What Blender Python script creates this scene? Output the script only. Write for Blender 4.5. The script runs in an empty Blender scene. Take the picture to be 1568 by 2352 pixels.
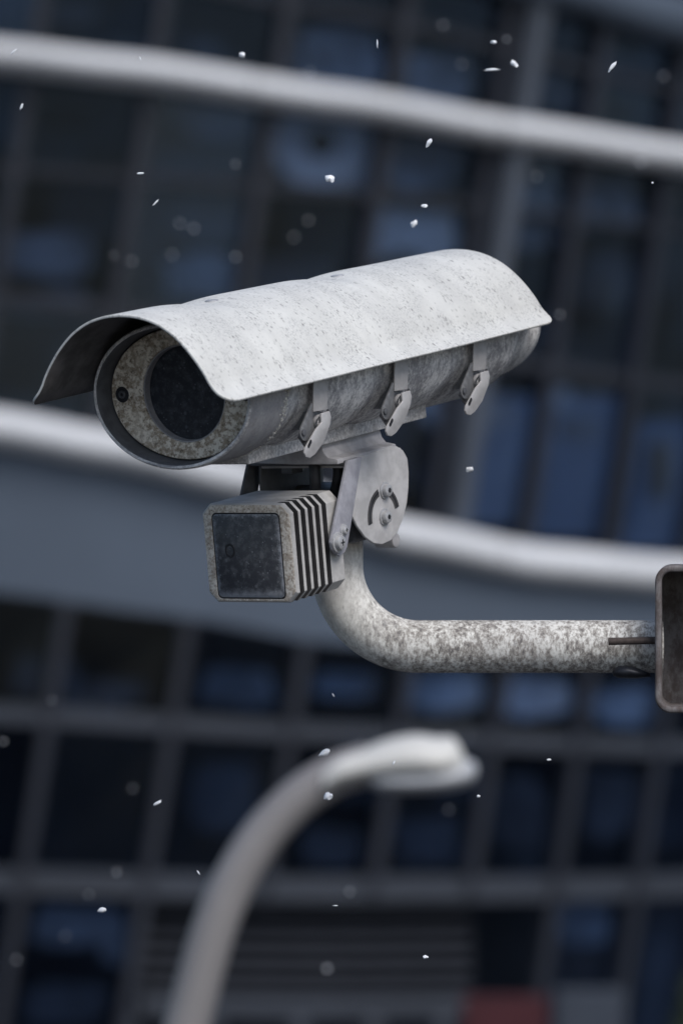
import bpy, bmesh, math, random
from mathutils import Vector, Matrix, noise
R = math.radians
sc = bpy.context.scene
COL = sc.collection
random.seed(7)

# ------------------------------------------------------------------ camera, sky, sun, exposure
ZC = 8.0                      # camera height above the street
T = 0.915 / 2352 / 5          # tangent of the view angle that one photo pixel (1568 x 2352) spans
cam = bpy.data.cameras.new('camera'); cam_o = bpy.data.objects.new('camera', cam); COL.objects.link(cam_o)
cam_o.location = (0, 0, ZC); cam_o.rotation_euler = (R(90), 0, 0)
cam.sensor_fit = 'VERTICAL'; cam.sensor_height = 36; cam.sensor_width = 24
cam.lens = 36 / (2352 * T)
cam.clip_start = 0.1; cam.clip_end = 3000
cam.dof.use_dof = True; cam.dof.focus_distance = 4.90; cam.dof.aperture_fstop = 7.2
sc.camera = cam_o

SUN_EL, SUN_AZ = R(49), R(148)        # azimuth measured from +Y clockwise: behind the viewer's right shoulder, veiled
world = bpy.data.worlds.new('World'); sc.world = world; world.use_nodes = True
wn = world.node_tree.nodes; wl = world.node_tree.links
bg = wn['Background']; sky = wn.new('ShaderNodeTexSky'); sky.sky_type = 'NISHITA'; sky.sun_disc = False
sky.sun_elevation = SUN_EL; sky.sun_rotation = SUN_AZ; sky.air_density = 1.0; sky.dust_density = 1.8; sky.ozone_density = 1.5
wl.new(sky.outputs[0], bg.inputs[0]); bg.inputs[1].default_value = 0.085
sun = bpy.data.lights.new('sun', 'SUN'); sun.energy = 1.5; sun.angle = R(32); sun.color = (1.0, 0.975, 0.945)
sun_o = bpy.data.objects.new('sun', sun); COL.objects.link(sun_o); sun_o.location = (0, 0, 40)
sd = Vector((math.sin(SUN_AZ) * math.cos(SUN_EL), math.cos(SUN_AZ) * math.cos(SUN_EL), math.sin(SUN_EL)))
sun_o.rotation_euler = sd.to_track_quat('Z', 'Y').to_euler()
sc.view_settings.view_transform = 'Standard'; sc.view_settings.look = 'None'
sc.view_settings.exposure = 0.70; sc.view_settings.gamma = 1.0
sc.render.engine = 'CYCLES'; sc.cycles.use_denoising = True
sc.cycles.max_bounces = 6; sc.cycles.transparent_max_bounces = 8
sc.cycles.sample_clamp_indirect = 4.0

# ------------------------------------------------------------------ helpers
def P(px, py, Y):             # a direction measured in the photo, at distance Y
    return Vector(((px - 784) * T * Y, Y, ZC + (1176 - py) * T * Y))

def link(name, me, mat=None, parent=None):
    o = bpy.data.objects.new(name, me); COL.objects.link(o)
    if mat and not me.materials: me.materials.append(mat)
    if parent: o.parent = parent
    return o

def tag(o, label, cat, group=None):
    o['label'] = label; o['category'] = cat
    if group: o['group'] = group
    return o

def empty(name, loc=(0, 0, 0)):
    o = bpy.data.objects.new(name, None); COL.objects.link(o); o.location = loc; o.empty_display_size = 0.1
    return o

def finish(bm, name, smooth=None, recalc=True):
    if recalc: bmesh.ops.recalc_face_normals(bm, faces=bm.faces)
    me = bpy.data.meshes.new(name); bm.to_mesh(me); bm.free()
    if smooth is not None:
        for p in me.polygons: p.use_smooth = True
        me.set_sharp_from_angle(angle=R(smooth))
    return me

def bevel(bm, w, seg=2, ang=30):
    es = [e for e in bm.edges if len(e.link_faces) == 2 and e.calc_face_angle(0) > R(ang)]
    if es and w > 0:
        bmesh.ops.bevel(bm, geom=es, offset=w, segments=seg, affect='EDGES', profile=0.5, clamp_overlap=True)

def loft(rings, closed=True, cap0=True, cap1=True, uv=True, bm=None):
    """rings: lists of Vectors, same count; uv in metres: u along, v round the ring"""
    bm = bm or bmesh.new(); n = len(rings[0])
    L = bm.loops.layers.uv.verify()
    vs = [[bm.verts.new(p) for p in r] for r in rings]
    us = [0.0]
    for a, b in zip(rings, rings[1:]):
        ca = sum(a, Vector()) / n; cb = sum(b, Vector()) / n
        us.append(us[-1] + max((cb - ca).length, (b[0] - a[0]).length))
    vr = []
    for r in rings:
        v = [0.0]
        for i in range(n): v.append(v[-1] + (r[(i + 1) % n] - r[i]).length)
        vr.append(v)
    m = n if closed else n - 1
    for k in range(len(rings) - 1):
        for i in range(m):
            j = (i + 1) % n
            f = bm.faces.new((vs[k][i], vs[k][j], vs[k + 1][j], vs[k + 1][i]))
            for lp, c in zip(f.loops, ((us[k], vr[k][i]), (us[k], vr[k][i + 1]), (us[k + 1], vr[k + 1][i + 1]), (us[k + 1], vr[k + 1][i]))):
                lp[L].uv = c
    if cap0: bm.faces.new(list(reversed(vs[0])))
    if cap1: bm.faces.new(vs[-1])
    return bm

def box_bm(lo, hi, bv=0.0, seg=2, bm=None):
    bm = bm or bmesh.new()
    vs = [bm.verts.new((x, y, z)) for x in (lo[0], hi[0]) for y in (lo[1], hi[1]) for z in (lo[2], hi[2])]
    for f in ((0, 1, 3, 2), (4, 6, 7, 5), (0, 4, 5, 1), (2, 3, 7, 6), (0, 2, 6, 4), (1, 5, 7, 3)):
        bm.faces.new([vs[i] for i in f])
    bmesh.ops.recalc_face_normals(bm, faces=bm.faces)
    if bv: bevel(bm, bv, seg)
    return bm

def frame_of(tan, up=Vector((0, 0, 1))):
    t = tan.normalized(); s = t.cross(up)
    if s.length < 1e-4: s = t.cross(Vector((0, 1, 0)))
    s.normalize(); return s, s.cross(t)

def smooth_path(pts, per=8):
    out = []
    for i in range(len(pts) - 1):
        p0 = pts[max(i - 1, 0)]; p1 = pts[i]; p2 = pts[i + 1]; p3 = pts[min(i + 2, len(pts) - 1)]
        for k in range(per):
            t = k / per
            out.append(0.5 * (2 * p1 + (p2 - p0) * t + (2 * p0 - 5 * p1 + 4 * p2 - p3) * t * t + (3 * p1 - p0 - 3 * p2 + p3) * t ** 3))
    out.append(pts[-1].copy()); return out

def tube(path, rad, n=24, flat=1.0, up=Vector((0, 1, 0)), cap=True):
    rings = []
    for i, p in enumerate(path):
        a = path[max(i - 1, 0)]; b = path[min(i + 1, len(path) - 1)]
        s, u = frame_of(b - a, up)
        r = rad[i] if isinstance(rad, (list, tuple)) else rad
        rings.append([p + s * (math.cos(2 * math.pi * k / n) * r) + u * (math.sin(2 * math.pi * k / n) * r * flat) for k in range(n)])
    return loft(rings, cap0=cap, cap1=cap)

def cyl(p, axis, r, h, n=24, bv=0.0, bm=None):
    """cylinder from p along axis (length h), optionally bevelled at the far end"""
    s, u = frame_of(axis); a = axis.normalized()
    prof = [(r, 0), (r, h)] if not bv else [(r, 0), (r, h - bv), (r - bv * .3, h - bv * .3), (r - bv, h)]
    rings = [[p + a * hh + s * math.cos(2 * math.pi * k / n) * rr + u * math.sin(2 * math.pi * k / n) * rr for k in range(n)] for rr, hh in prof]
    return loft(rings, bm=bm)

def plate(pts, nrm, th, bv=0.0006, seg=2, bm=None):
    """flat polygon extruded by th along nrm"""
    bm2 = bmesh.new(); nv = nrm.normalized() * th
    a = [bm2.verts.new(p) for p in pts]; b = [bm2.verts.new(p + nv) for p in pts]
    bm2.faces.new(a); bm2.faces.new(list(reversed(b)))
    n = len(pts)
    for i in range(n): bm2.faces.new((a[i], a[(i + 1) % n], b[(i + 1) % n], b[i]))
    bmesh.ops.recalc_face_normals(bm2, faces=bm2.faces)
    if bv: bevel(bm2, bv, seg, 25)
    return bm2

def rrect(cx, cz, hw, hh, r, n=6):
    out = []
    for sx, sz, a0 in ((1, 1, 0), (-1, 1, 90), (-1, -1, 180), (1, -1, 270)):
        for k in range(n + 1):
            a = R(a0 + 90 * k / n)
            out.append((cx + sx * (hw - r) + math.cos(a) * r, cz + sz * (hh - r) + math.sin(a) * r))
    return out

# ------------------------------------------------------------------ procedural materials
class NT:
    def __init__(s, name):
        s.m = bpy.data.materials.new(name); s.m.use_nodes = True
        s.t = s.m.node_tree; s.n = s.t.nodes; s.l = s.t.links
        s.b = s.n['Principled BSDF']; s.out = s.n['Material Output']
    def node(s, typ, **kw):
        n = s.n.new(typ)
        for k, v in kw.items():
            if k.startswith('_'): setattr(n, k[1:], v)
            else: n.inputs[k].default_value = v
        return n
    def coords(s, kind='Object', scale=(1, 1, 1), rot=(0, 0, 0)):
        tc = s.n.new('ShaderNodeTexCoord'); mp = s.n.new('ShaderNodeMapping')
        mp.inputs['Scale'].default_value = scale; mp.inputs['Rotation'].default_value = rot
        s.l.new(tc.outputs[kind], mp.inputs[0]); return mp.outputs[0]
    def noise(s, vec, scale, detail=5, rough=0.6):
        n = s.n.new('ShaderNodeTexNoise'); n.inputs['Scale'].default_value = scale
        n.inputs['Detail'].default_value = detail; n.inputs['Roughness'].default_value = rough
        s.l.new(vec, n.inputs['Vector']); return n.outputs[0]
    def rng(s, v, a, b, c=0.0, d=1.0):
        n = s.n.new('ShaderNodeMapRange'); n.interpolation_type = 'SMOOTHSTEP'
        n.inputs[1].default_value = a; n.inputs[2].default_value = b; n.inputs[3].default_value = c; n.inputs[4].default_value = d
        s.l.new(v, n.inputs[0]); return n.outputs[0]
    def math(s, op, a, b=None, c=None):
        n = s.n.new('ShaderNodeMath'); n.operation = op
        for i, v in enumerate((a, b, c)):
            if v is None: continue
            if isinstance(v, (int, float)): n.inputs[i].default_value = v
            else: s.l.new(v, n.inputs[i])
        return n.outputs[0]
    def mix(s, f, a, b):
        n = s.n.new('ShaderNodeMix'); n.data_type = 'RGBA'
        for i, v in ((0, f), (6, a), (7, b)):
            if isinstance(v, (int, float)): n.inputs[i].default_value = v
            elif isinstance(v, tuple): n.inputs[i].default_value = (*v, 1)
            else: s.l.new(v, n.inputs[i])
        return n.outputs[2]
    def spots(s, vec, scale, lo=0.6, rad=0.35, soft=0.08, ring=False):
        v = s.n.new('ShaderNodeTexVoronoi'); v.inputs['Scale'].default_value = scale; s.l.new(vec, v.inputs['Vector'])
        sep = s.n.new('ShaderNodeSeparateColor'); s.l.new(v.outputs['Color'], sep.inputs[0])
        r = s.n.new('ShaderNodeMapRange')
        for i, x in ((1, lo), (2, 1.0), (3, 0.0), (4, rad)): r.inputs[i].default_value = x
        s.l.new(sep.outputs[0], r.inputs[0])
        d = s.math('SUBTRACT', r.outputs[0], v.outputs['Distance'])
        if ring:
            d = s.math('SUBTRACT', soft, s.math('ABSOLUTE', d)); f = s.math('DIVIDE', d, soft)
            f = s.math('MULTIPLY', f, s.math('GREATER_THAN', r.outputs[0], soft))
        else: f = s.math('DIVIDE', d, soft)
        n = s.n.new('ShaderNodeClamp'); s.l.new(f, n.inputs[0]); return n.outputs[0]
    def bump(s, h, strength, dist=0.001):
        n = s.n.new('ShaderNodeBump'); n.inputs['Strength'].default_value = strength; n.inputs['Distance'].default_value = dist
        s.l.new(h, n.inputs['Height']); s.l.new(n.outputs[0], s.b.inputs['Normal'])
    def done(s, col, rough=0.7, metal=0.0, spec=0.3):
        if isinstance(col, tuple): s.b.inputs['Base Color'].default_value = (*col, 1)
        else: s.l.new(col, s.b.inputs['Base Color'])
        if isinstance(rough, (int, float)): s.b.inputs['Roughness'].default_value = rough
        else: s.l.new(rough, s.b.inputs['Roughness'])
        s.b.inputs['Metallic'].default_value = metal; s.b.inputs['Specular IOR Level'].default_value = spec
        return s.m

def plain(name, col, rough=0.6, var=0.15, scale=8.0, metal=0.0, spec=0.3, kind='Object'):
    t = NT(name); v = t.coords(kind); f = t.noise(v, scale, 6)
    dk = tuple(c * (1 - var) for c in col); lt = tuple(min(1, c * (1 + var)) for c in col)
    return t.done(t.mix(t.rng(f, .35, .65), dk, lt), rough, metal, spec)

def m_hood():
    t = NT('weathered_white_hood'); v = t.coords('UV', (1, 1, 1), (0, 0, 0.42)); st = t.coords('UV', (1.0, 0.34, 1), (0, 0, -0.5))
    o = t.coords('Object')
    col = t.mix(t.rng(t.noise(st, 30, 6, .65), .3, .7), (.53, .53, .51), (.63, .63, .605))
    col = t.mix(t.math('MULTIPLY', t.rng(t.noise(v, 14, 4), .46, .70), .35), col, (.47, .47, .465))
    fine = t.math('MULTIPLY', t.rng(t.noise(v, 420, 5, .75), .48, .64), .75)
    fine = t.math('MULTIPLY', fine, t.rng(t.noise(v, 20, 4, .65), .40, .60))
    col = t.mix(fine, col, (.30, .305, .31))
    wob = t.noise(o, 150, 3)
    s2 = t.coords('UV', (1.0, 0.60, 1), (0, 0, -0.6))
    a = t.math('MULTIPLY', t.math('MULTIPLY', t.spots(s2, 350, .10, .55, .28), t.rng(wob, .40, .58)), .80)
    b = t.math('MULTIPLY', t.math('MULTIPLY', t.spots(s2, 240, .50, .48, .26), t.rng(t.noise(o, 300, 3), .40, .58)), .85)
    c = t.math('MULTIPLY', t.math('MULTIPLY', t.spots(s2, 120, .60, .46, .055, True), t.rng(t.noise(o, 210, 2), .42, .56)), .75)
    col = t.mix(a, col, (.25, .25, .24)); col = t.mix(b, col, (.19, .185, .18)); col = t.mix(c, col, (.22, .22, .215))
    t.bump(t.noise(o, 450, 4), .12, .0006)
    return t.done(col, .66, 0, .25)

def m_barrel(name, lo, hi, streak=1.0):
    t = NT(name); o = t.coords('Object'); uv = t.coords('UV', (1.0, .42, 1), (0, 0, .35))
    n1 = t.noise(uv, 95, 8, .78); n2 = t.noise(o, 330, 5, .75); n3 = t.noise(uv, 22, 5, .65)
    f = t.math('ADD', t.math('MULTIPLY', n1, .60), t.math('MULTIPLY', n2, .40))
    f = t.math('ADD', f, t.math('MULTIPLY', t.math('SUBTRACT', n3, .5), .30))
    col = t.mix(t.rng(f, .41, .60), lo, hi)
    col = t.mix(t.math('MULTIPLY', t.rng(t.noise(uv, 150, 6, .8), .56, .68), .75 * streak), col, (.68, .665, .64))
    col = t.mix(t.math('MULTIPLY', t.spots(o, 240, .74, .38, .12), .8 * streak), col, (.72, .71, .68))
    col = t.mix(t.math('MULTIPLY', t.rng(t.noise(uv, 120, 7, .82), .56, .66), .75 * streak), col, (.085, .09, .105))
    col = t.mix(t.math('MULTIPLY', t.rng(t.noise(o, 40, 5, .7), .54, .68), .45), col, (.16, .15, .14))
    t.bump(f, .45, .0014)
    return t.done(col, .74, 0, .25)

def m_lichen(name, base, brown, dark, sc=1.0, amount=1.0):
    t = NT(name); o = t.coords('Object')
    n1 = t.noise(o, 115 * sc, 6, .75); n2 = t.noise(o, 340 * sc, 4, .7); n3 = t.noise(o, 45 * sc, 3)
    f = t.math('ADD', t.math('MULTIPLY', n1, .6), t.math('MULTIPLY', n2, .4))
    col = t.mix(t.math('MULTIPLY', t.rng(f, .43, .55), .95 * amount), base, brown)
    col = t.mix(t.math('MULTIPLY', t.rng(n2, .55, .66), .8 * amount), col, dark)
    col = t.mix(t.math('MULTIPLY', t.rng(n3, .52, .7), .35), col, tuple(min(1, c * 1.2) for c in base))
    t.bump(f, .4, .001)
    return t.done(col, .8, 0, .2)

def m_pipe():
    t = NT('lichen_speckled_pipe'); o = t.coords('Object'); d = t.coords('Object', (1, 1, .5), (0, .6, 0))
    base = t.mix(t.rng(t.noise(o, 14, 4), .35, .65), (.56, .55, .53), (.70, .69, .655))
    sx = t.n.new('ShaderNodeSeparateXYZ'); tc = t.n.new('ShaderNodeTexCoord'); t.l.new(tc.outputs['Object'], sx.inputs[0])
    grow = t.rng(t.math('ADD', sx.outputs[0], t.math('MULTIPLY', t.noise(o, 30, 3), .05)), .02, .105, .28, 1.0)
    n1 = t.noise(d, 135, 6, .75); n2 = t.noise(d, 360, 4, .7); n4 = t.noise(o, 26, 3)
    f = t.math('ADD', t.math('MULTIPLY', n1, .55), t.math('MULTIPLY', n2, .45))
    f = t.math('ADD', f, t.math('MULTIPLY', t.math('SUBTRACT', n4, .5), .18))
    col = t.mix(t.math('MULTIPLY', t.math('MULTIPLY', t.rng(f, .42, .55), .88), grow), base, (.225, .205, .185))
    col = t.mix(t.math('MULTIPLY', t.math('MULTIPLY', t.rng(f, .53, .62), .85), grow), col, (.105, .098, .10))
    col = t.mix(t.math('MULTIPLY', t.spots(d, 120, .60, .42, .16), .55), col, (.17, .165, .165))
    col = t.mix(t.math('MULTIPLY', t.rng(t.noise(o, 420, 3, .7), .58, .70), .65), col, (.70, .69, .65))
    t.bump(f, .35, .0012)
    return t.done(col, .75, 0, .25)

def m_rust():
    t = NT('rusted_galvanised_steel'); o = t.coords('Object', (1, 1, .6))
    n1 = t.noise(o, 60, 7, .72); n2 = t.noise(o, 300, 4)
    col = t.mix(t.rng(n1, .38, .62), (.085, .07, .067), (.19, .18, .182))
    col = t.mix(t.math('MULTIPLY', t.rng(n2, .55, .7), .5), col, (.09, .065, .055))
    col = t.mix(t.math('MULTIPLY', t.rng(t.noise(o, 22, 4), .55, .75), .4), col, (.38, .39, .42))
    t.bump(n1, .4, .001)
    return t.done(col, .7, .15, .3)

def m_dusty_glass(name, base, dust, lo=.62, sc=1.0, edge=None):
    t = NT(name); o = t.coords('Object')
    col = t.mix(t.math('MULTIPLY', t.rng(t.noise(o, 110 * sc, 6, .78), .44, .68), .50), base, dust)
    col = t.mix(t.math('MULTIPLY', t.spots(o, 170 * sc, lo, .34, .14), .55), col, dust)
    col = t.mix(t.math('MULTIPLY', t.spots(o, 420 * sc, .72, .4, .2), .38), col, tuple(min(1, c * 2.2) for c in dust))
    if edge:      # dried dirt gathered at the rim of the pane: a box of half sizes edge round the object origin
        sx = t.n.new('ShaderNodeSeparateXYZ'); tc = t.n.new('ShaderNodeTexCoord'); t.l.new(tc.outputs['Object'], sx.inputs[0])
        cx, cz, hw, hh = edge; n = t.math('MULTIPLY', t.math('SUBTRACT', t.noise(o, 190, 5, .75), .5), .014)
        ex = t.rng(t.math('ADD', t.math('ABSOLUTE', t.math('SUBTRACT', sx.outputs[0], cx)), n), hw - .004, hw + .0012)
        ez = t.rng(t.math('ADD', t.math('SUBTRACT', cz, sx.outputs[2]), n), hh - .0095, hh + .001)
        et = t.rng(t.math('ADD', t.math('SUBTRACT', sx.outputs[2], cz), n), hh - .003, hh + .002)
        e = t.math('MAXIMUM', t.math('MAXIMUM', ex, ez), et)
        col = t.mix(t.math('MULTIPLY', e, .62), col, (.36, .38, .42))
    return t.done(col, .38, 0, .35)

M = {}
M['hood'] = m_hood()
M['barrel'] = m_barrel('mottled_grey_barrel', (.29, .285, .295), (.78, .765, .75))
M['hood_inner'] = plain('shade_toned_hood_underside', (.12, .115, .115), .8, .3, 40)  # darker colour that paints in the shade under the hood
M['collar'] = m_barrel('grey_collar_paint', (.30, .295, .305), (.39, .38, .385), .30)
M['lichen'] = m_lichen('lichen_face', (.74, .675, .575), (.33, .265, .195), (.12, .095, .07))
M['bezel'] = m_lichen('lichen_bezel', (.64, .60, .54), (.38, .325, .27), (.19, .155, .13), 1.2)
M['case'] = plain('light_grey_cast_case', (.43, .42, .41), .62, .14, 60)
M['inner'] = plain('inner_shade_tone', (.10, .102, .11), .6, .2, 60)  # dark tone painting the shade on far cheek, inner yoke and collar bore
M['yoke'] = plain('lilac_grey_yoke', (.30, .30, .335), .55, .14, 75)
M['bracket'] = plain('grey_painted_bracket', (.38, .37, .38), .55, .14, 75)
M['cheek'] = plain('pale_grey_cheek', (.47, .46, .46), .6, .12, 55)
M['strap'] = plain('brushed_strap', (.43, .42, .42), .5, .08, 90, .25)
M['darksteel'] = plain('dull_dark_steel', (.115, .118, .128), .5, .2, 90, .35)
M['latch'] = plain('grimy_latch_steel', (.17, .172, .18), .5, .2, 110, .2)
M['screw'] = plain('zinc_screw', (.42, .42, .43), .45, .12, 150, .35)
M['black'] = plain('black_rubber', (.022, .023, .027), .55, .3, 60)
M['lug'] = plain('dark_zinc_lug', (.02, .022, .028), .4, .2, 80, .3)
M['slot'] = plain('slot_shade_tone', (.062, .06, .062), .8, .2, 60)
M['lens'] = m_dusty_glass('dusty_lens_window', (.017, .020, .027), (.11, .115, .13), .60)
M['panel'] = m_dusty_glass('dusty_infrared_window', (.036, .039, .047), (.16, .166, .176), .40, 1.0, (0, 0, .0345, .0365))
M['crust'] = plain('white_sealant_crust', (.60, .585, .55), .9, .25, 200)
M['pipe'] = m_pipe()
M['rust'] = m_rust()
M['thread'] = plain('brown_threaded_steel', (.105, .085, .078), .6, .2, 200, .3)
M['asphalt'] = plain('asphalt', (.045, .046, .05), .9, .25, 3)
M['ledge'] = plain('white_ledge', (.54, .55, .57), .85, .06, .6)
M['slate'] = plain('slate_spandrel', (.066, .086, .118), .6, .06, .5)
M['frame'] = plain('dark_window_frame', (.017, .020, .029), .5, .08, .8, .1)
M['frame2'] = plain('grey_pilaster', (.036, .042, .055), .5, .08, .8, .1)
M['pilaster'] = plain('pale_pilaster', (.056, .066, .085), .5, .08, .8, .1)
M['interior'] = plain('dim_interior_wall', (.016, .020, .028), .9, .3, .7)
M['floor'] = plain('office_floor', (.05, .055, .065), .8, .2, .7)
M['shutter'] = plain('shutter_steel', (.022, .025, .033), .7, .08, 3, 0, .1)
M['lamp'] = plain('cream_lamp_shell', (.60, .59, .56), .5, .05, 5)
M['lamppole'] = plain('grey_lamp_pole', (.24, .228, .228), .5, .06, 4, .1)
M['diffuser'] = plain('frosted_lamp_bowl', (.40, .41, .43), .3, .05, 6)
M['red'] = plain('red_board', (.048, .010, .014), .6, .12, 1.5)
M['paleblue'] = plain('pale_blue_board', (.038, .047, .064), .6, .08, 1.5)
M['blind'] = plain('blue_reflected_sky', (.125, .172, .25), .8, .15, .8)  # no real blinds: tone of the panels standing in for reflected sky
M['reflection_a'] = plain('navy_reflection', (.014, .020, .031), .8, .25, .9)
M['reflection_b'] = plain('steel_blue_reflection', (.034, .046, .066), .8, .25, .9)
M['reflection_c'] = plain('grey_reflection', (.085, .098, .118), .8, .25, .9)
M['paper'] = plain('pale_panel', (.36, .38, .41), .8, .12, 1.2)
M['deepgreen'] = plain('evergreen_leaf', (.035, .05, .03), .7, .3, 3)
M['bark'] = plain('bark', (.06, .05, .04), .9, .3, 6)
M['snow'] = plain('snow', (.78, .80, .84), .7, .03, 400)

def m_pane(name, tint, rough=.06, ior=1.28, extra=0.0):
    t = NT(name); t.n.remove(t.b)
    tr = t.n.new('ShaderNodeBsdfTransparent'); tr.inputs[0].default_value = (*tint, 1)
    gl = t.n.new('ShaderNodeBsdfGlossy'); gl.inputs['Roughness'].default_value = rough; gl.inputs[0].default_value = (.42, .53, .74, 1)
    fr = t.n.new('ShaderNodeFresnel'); fr.inputs[0].default_value = ior
    mx = t.n.new('ShaderNodeMixShader'); f = t.math('ADD', fr.outputs[0], extra)
    t.l.new(f, mx.inputs[0]); t.l.new(tr.outputs[0], mx.inputs[1]); t.l.new(gl.outputs[0], mx.inputs[2])
    t.l.new(mx.outputs[0], t.out.inputs[0]); return t.m
M['pane'] = m_pane('window_glass', (.69, .745, .83))
M['pane2'] = m_pane('window_glass_coated', (.65, .72, .82), .10, 1.30, .012)

# ------------------------------------------------------------------ the street
bm = bmesh.new()
for v in ((-600, -200), (600, -200), (600, 900), (-600, 900)): bm.verts.new((v[0], v[1], 0))
bm.faces.new(bm.verts); g = link('ground', finish(bm, 'ground'), M['asphalt']); g['kind'] = 'structure'
bm = box_bm((-60, 50.5, .0), (60, 58.2, .13), .03); pv = link('pavement', finish(bm, 'pavement'), plain('pavement_concrete', (.17, .17, .175), .85, .15, 2)); pv['kind'] = 'structure'

# ------------------------------------------------------------------ the office building behind (curved curtain wall, raking mullions, wavy white ledges)
YB, RB, XB = 60.0, 14.0, -5.0
def depth(X, off=0.0):
    d = X - XB; lim = RB * math.sin(R(44))
    if abs(d) <= lim: y = RB - math.sqrt(RB * RB - d * d)
    else: y = RB * (1 - math.cos(R(44))) + (abs(d) - lim) * math.tan(R(44))
    return YB + y + off
def S(px, py, off=0.0):       # wall coordinates (width and height measured in photo pixels at 60 m) to a point on the curved wall
    k = T * YB * 1.02
    X = (px - 784) * k
    return Vector((X, depth(X, off), ZC + (1176 - py) * k))
GPY = 1176 + ZC / (T * YB * 1.02)      # wall coordinate of the ground
RPY = -1900                            # and of the roof
def curve(pts):
    def f(x):
        if x <= pts[0][0]: return pts[0][1]
        if x >= pts[-1][0]: return pts[-1][1]
        for (a, ya), (b, yb) in zip(pts, pts[1:]):
            if a <= x <= b:
                t = (x - a) / (b - a); t = t * t * (3 - 2 * t) * .35 + t * .65
                return ya + (yb - ya) * t
    return f
LB2 = curve([(-2600, 840), (-1200, 850), (-400, 925), (0, 985), (280, 1035), (560, 1105), (940, 1236), (1250, 1296), (1568, 1326), (2000, 1345), (3200, 1350)])
SB2 = curve([(-2600, 1250), (-400, 1310), (0, 1355), (400, 1410), (750, 1475), (1100, 1505), (1568, 1525), (3200, 1545)])
LB1 = curve([(-2600, 70), (-1000, 80), (-300, 115), (0, 146), (300, 176), (784, 238), (1200, 296), (1568, 334), (2100, 372), (3200, 390)])
LB0 = curve([(-2600, -560), (-800, -480), (0, -330), (784, -178), (1290, -58), (1568, 8), (2000, 70), (3200, 110)])
R1 = curve([(-2600, 1480), (0, 1630), (784, 1682), (1568, 1733), (3200, 1790)])
R2 = curve([(-2600, 1930), (0, 2008), (784, 2040), (1568, 2060), (3200, 2090)])
R3 = curve([(-2600, 2560), (3200, 2560)])
T4 = curve([(-2600, 560), (0, 690), (784, 775), (1568, 872), (3200, 930)])
T5 = curve([(-2600, 310), (0, 400), (784, 442), (1568, 505), (3200, 560)])
T6 = curve([(-2600, -230), (0, -100), (784, 30), (1568, 170), (3200, 220)])
TOP1 = lambda x: LB0(x) - 420
TOP2 = lambda x: LB0(x) - 850
ROOF = lambda x: RPY
GND = lambda x: GPY
LEAN = 0.16
cols = [-2260, -1960, -1665, -1375, -1090, -810, -535, -265, -85 + 0, 200, 480, 750, 995, 1220, 1425, 1625, 1815, 1995, 2165, 2330, 2490]
cols[8] = -72; cols[7] = -340; cols[6] = -610; cols[5] = -880
def colx(x0, py): return x0 - LEAN * (py - 1176)
def hit(x0, f):               # wall x where a raking mullion meets a row curve
    y = f(x0)
    for _ in range(6): y = f(colx(x0, y))
    return colx(x0, y), y
bld = empty('office_building', (XB, YB + 6, 0))
tag(bld, 'dark glazed curved office building with white wavy ledges behind the camera', 'building')
def bpart(name, me, mat):
    o = link(name, me, mat); o.parent = bld; o.matrix_parent_inverse = Matrix.Translation((-XB, -YB - 6, 0)); return o
rows = [(GND, R3), (R3, R2), (R2, R1), (R1, SB2), (LB2, T4), (T4, T5), (T5, LB1), (LB1, T6), (T6, LB0), (LB0, TOP1), (TOP1, TOP2), (TOP2, ROOF)]
rnd = random.Random(3)
for ci in range(len(cols) - 1):
    a, b = cols[ci], cols[ci + 1]
    for ri, (f0, f1) in enumerate(rows):
        if ri in (0, 1) and a >= 480 and b <= 1430: continue   # shutter bay
        q = [S(*hit(a, f0), .16), S(*hit(b, f0), .16), S(*hit(b, f1), .16), S(*hit(a, f1), .16)]
        bm = bmesh.new(); w = Vector((0, .02, 0))
        # a real pane is never set quite true: each is turned a fraction of a degree
        j = [Vector((0, rnd.uniform(-.012, .012), 0)) for _ in range(4)]
        fr_ = [bm.verts.new(p + k) for p, k in zip(q, j)]; bk_ = [bm.verts.new(p + k + w) for p, k in zip(q, j)]
        bm.faces.new(fr_); bm.faces.new(bk_[::-1])
        for i in range(4): bm.faces.new((fr_[i], fr_[(i + 1) % 4], bk_[(i + 1) % 4], bk_[i]))
        bpart('pane', finish(bm, 'pane'), M['pane2'] if rnd.random() < .35 else M['pane'])
        if rnd.random() < (.45 if ri < 4 else .8):      # added panels of many tones, standing in for reflections in the glass
            for _ in range(1 if ri < 4 else 2):
                u0 = rnd.choice((.05, .05, .3, .5)); u1 = min(.95, u0 + rnd.uniform(.3, .8)); v0 = rnd.choice((.0, .0, .25, .55)); v1 = min(1, v0 + rnd.uniform(.25, .7))
                def Q(u, v): return (q[0] * (1 - u) + q[1] * u) * (1 - v) + (q[3] * (1 - u) + q[2] * u) * v
                off_ = Vector((0, rnd.uniform(.5, 1.2), 0)); pts_ = [Q(u0, v0) + off_, Q(u1, v0) + off_, Q(u1, v1) + off_, Q(u0, v1) + off_]
                tone = rnd.choices(('reflection_a', 'reflection_b', 'reflection_c'), ((6, 3, 0) if ri < 3 else (4, 4, 2)))[0]
                bpart('reflection_panel', finish(plate(pts_, Vector((0, 1, 0)), .02, 0), 'reflection_panel'), M[tone])
def strip(f, half, d0, d1, x0=-2700, x1=3100, n=60, prof=None):
    """a ledge, spandrel or transom that follows a row curve; half = half height in wall pixels"""
    rings = []
    for i in range(n + 1):
        x = x0 + (x1 - x0) * i / n; y = f(x); h = half(x) if callable(half) else half
        pr = prof or ((-1, 1), (-1, 0), (1, 0), (1, 1))
        rings.append([S(x, y + s * h, d0 + (d1 - d0) * k) for s, k in pr])
    return loft(rings, uv=False)
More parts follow.
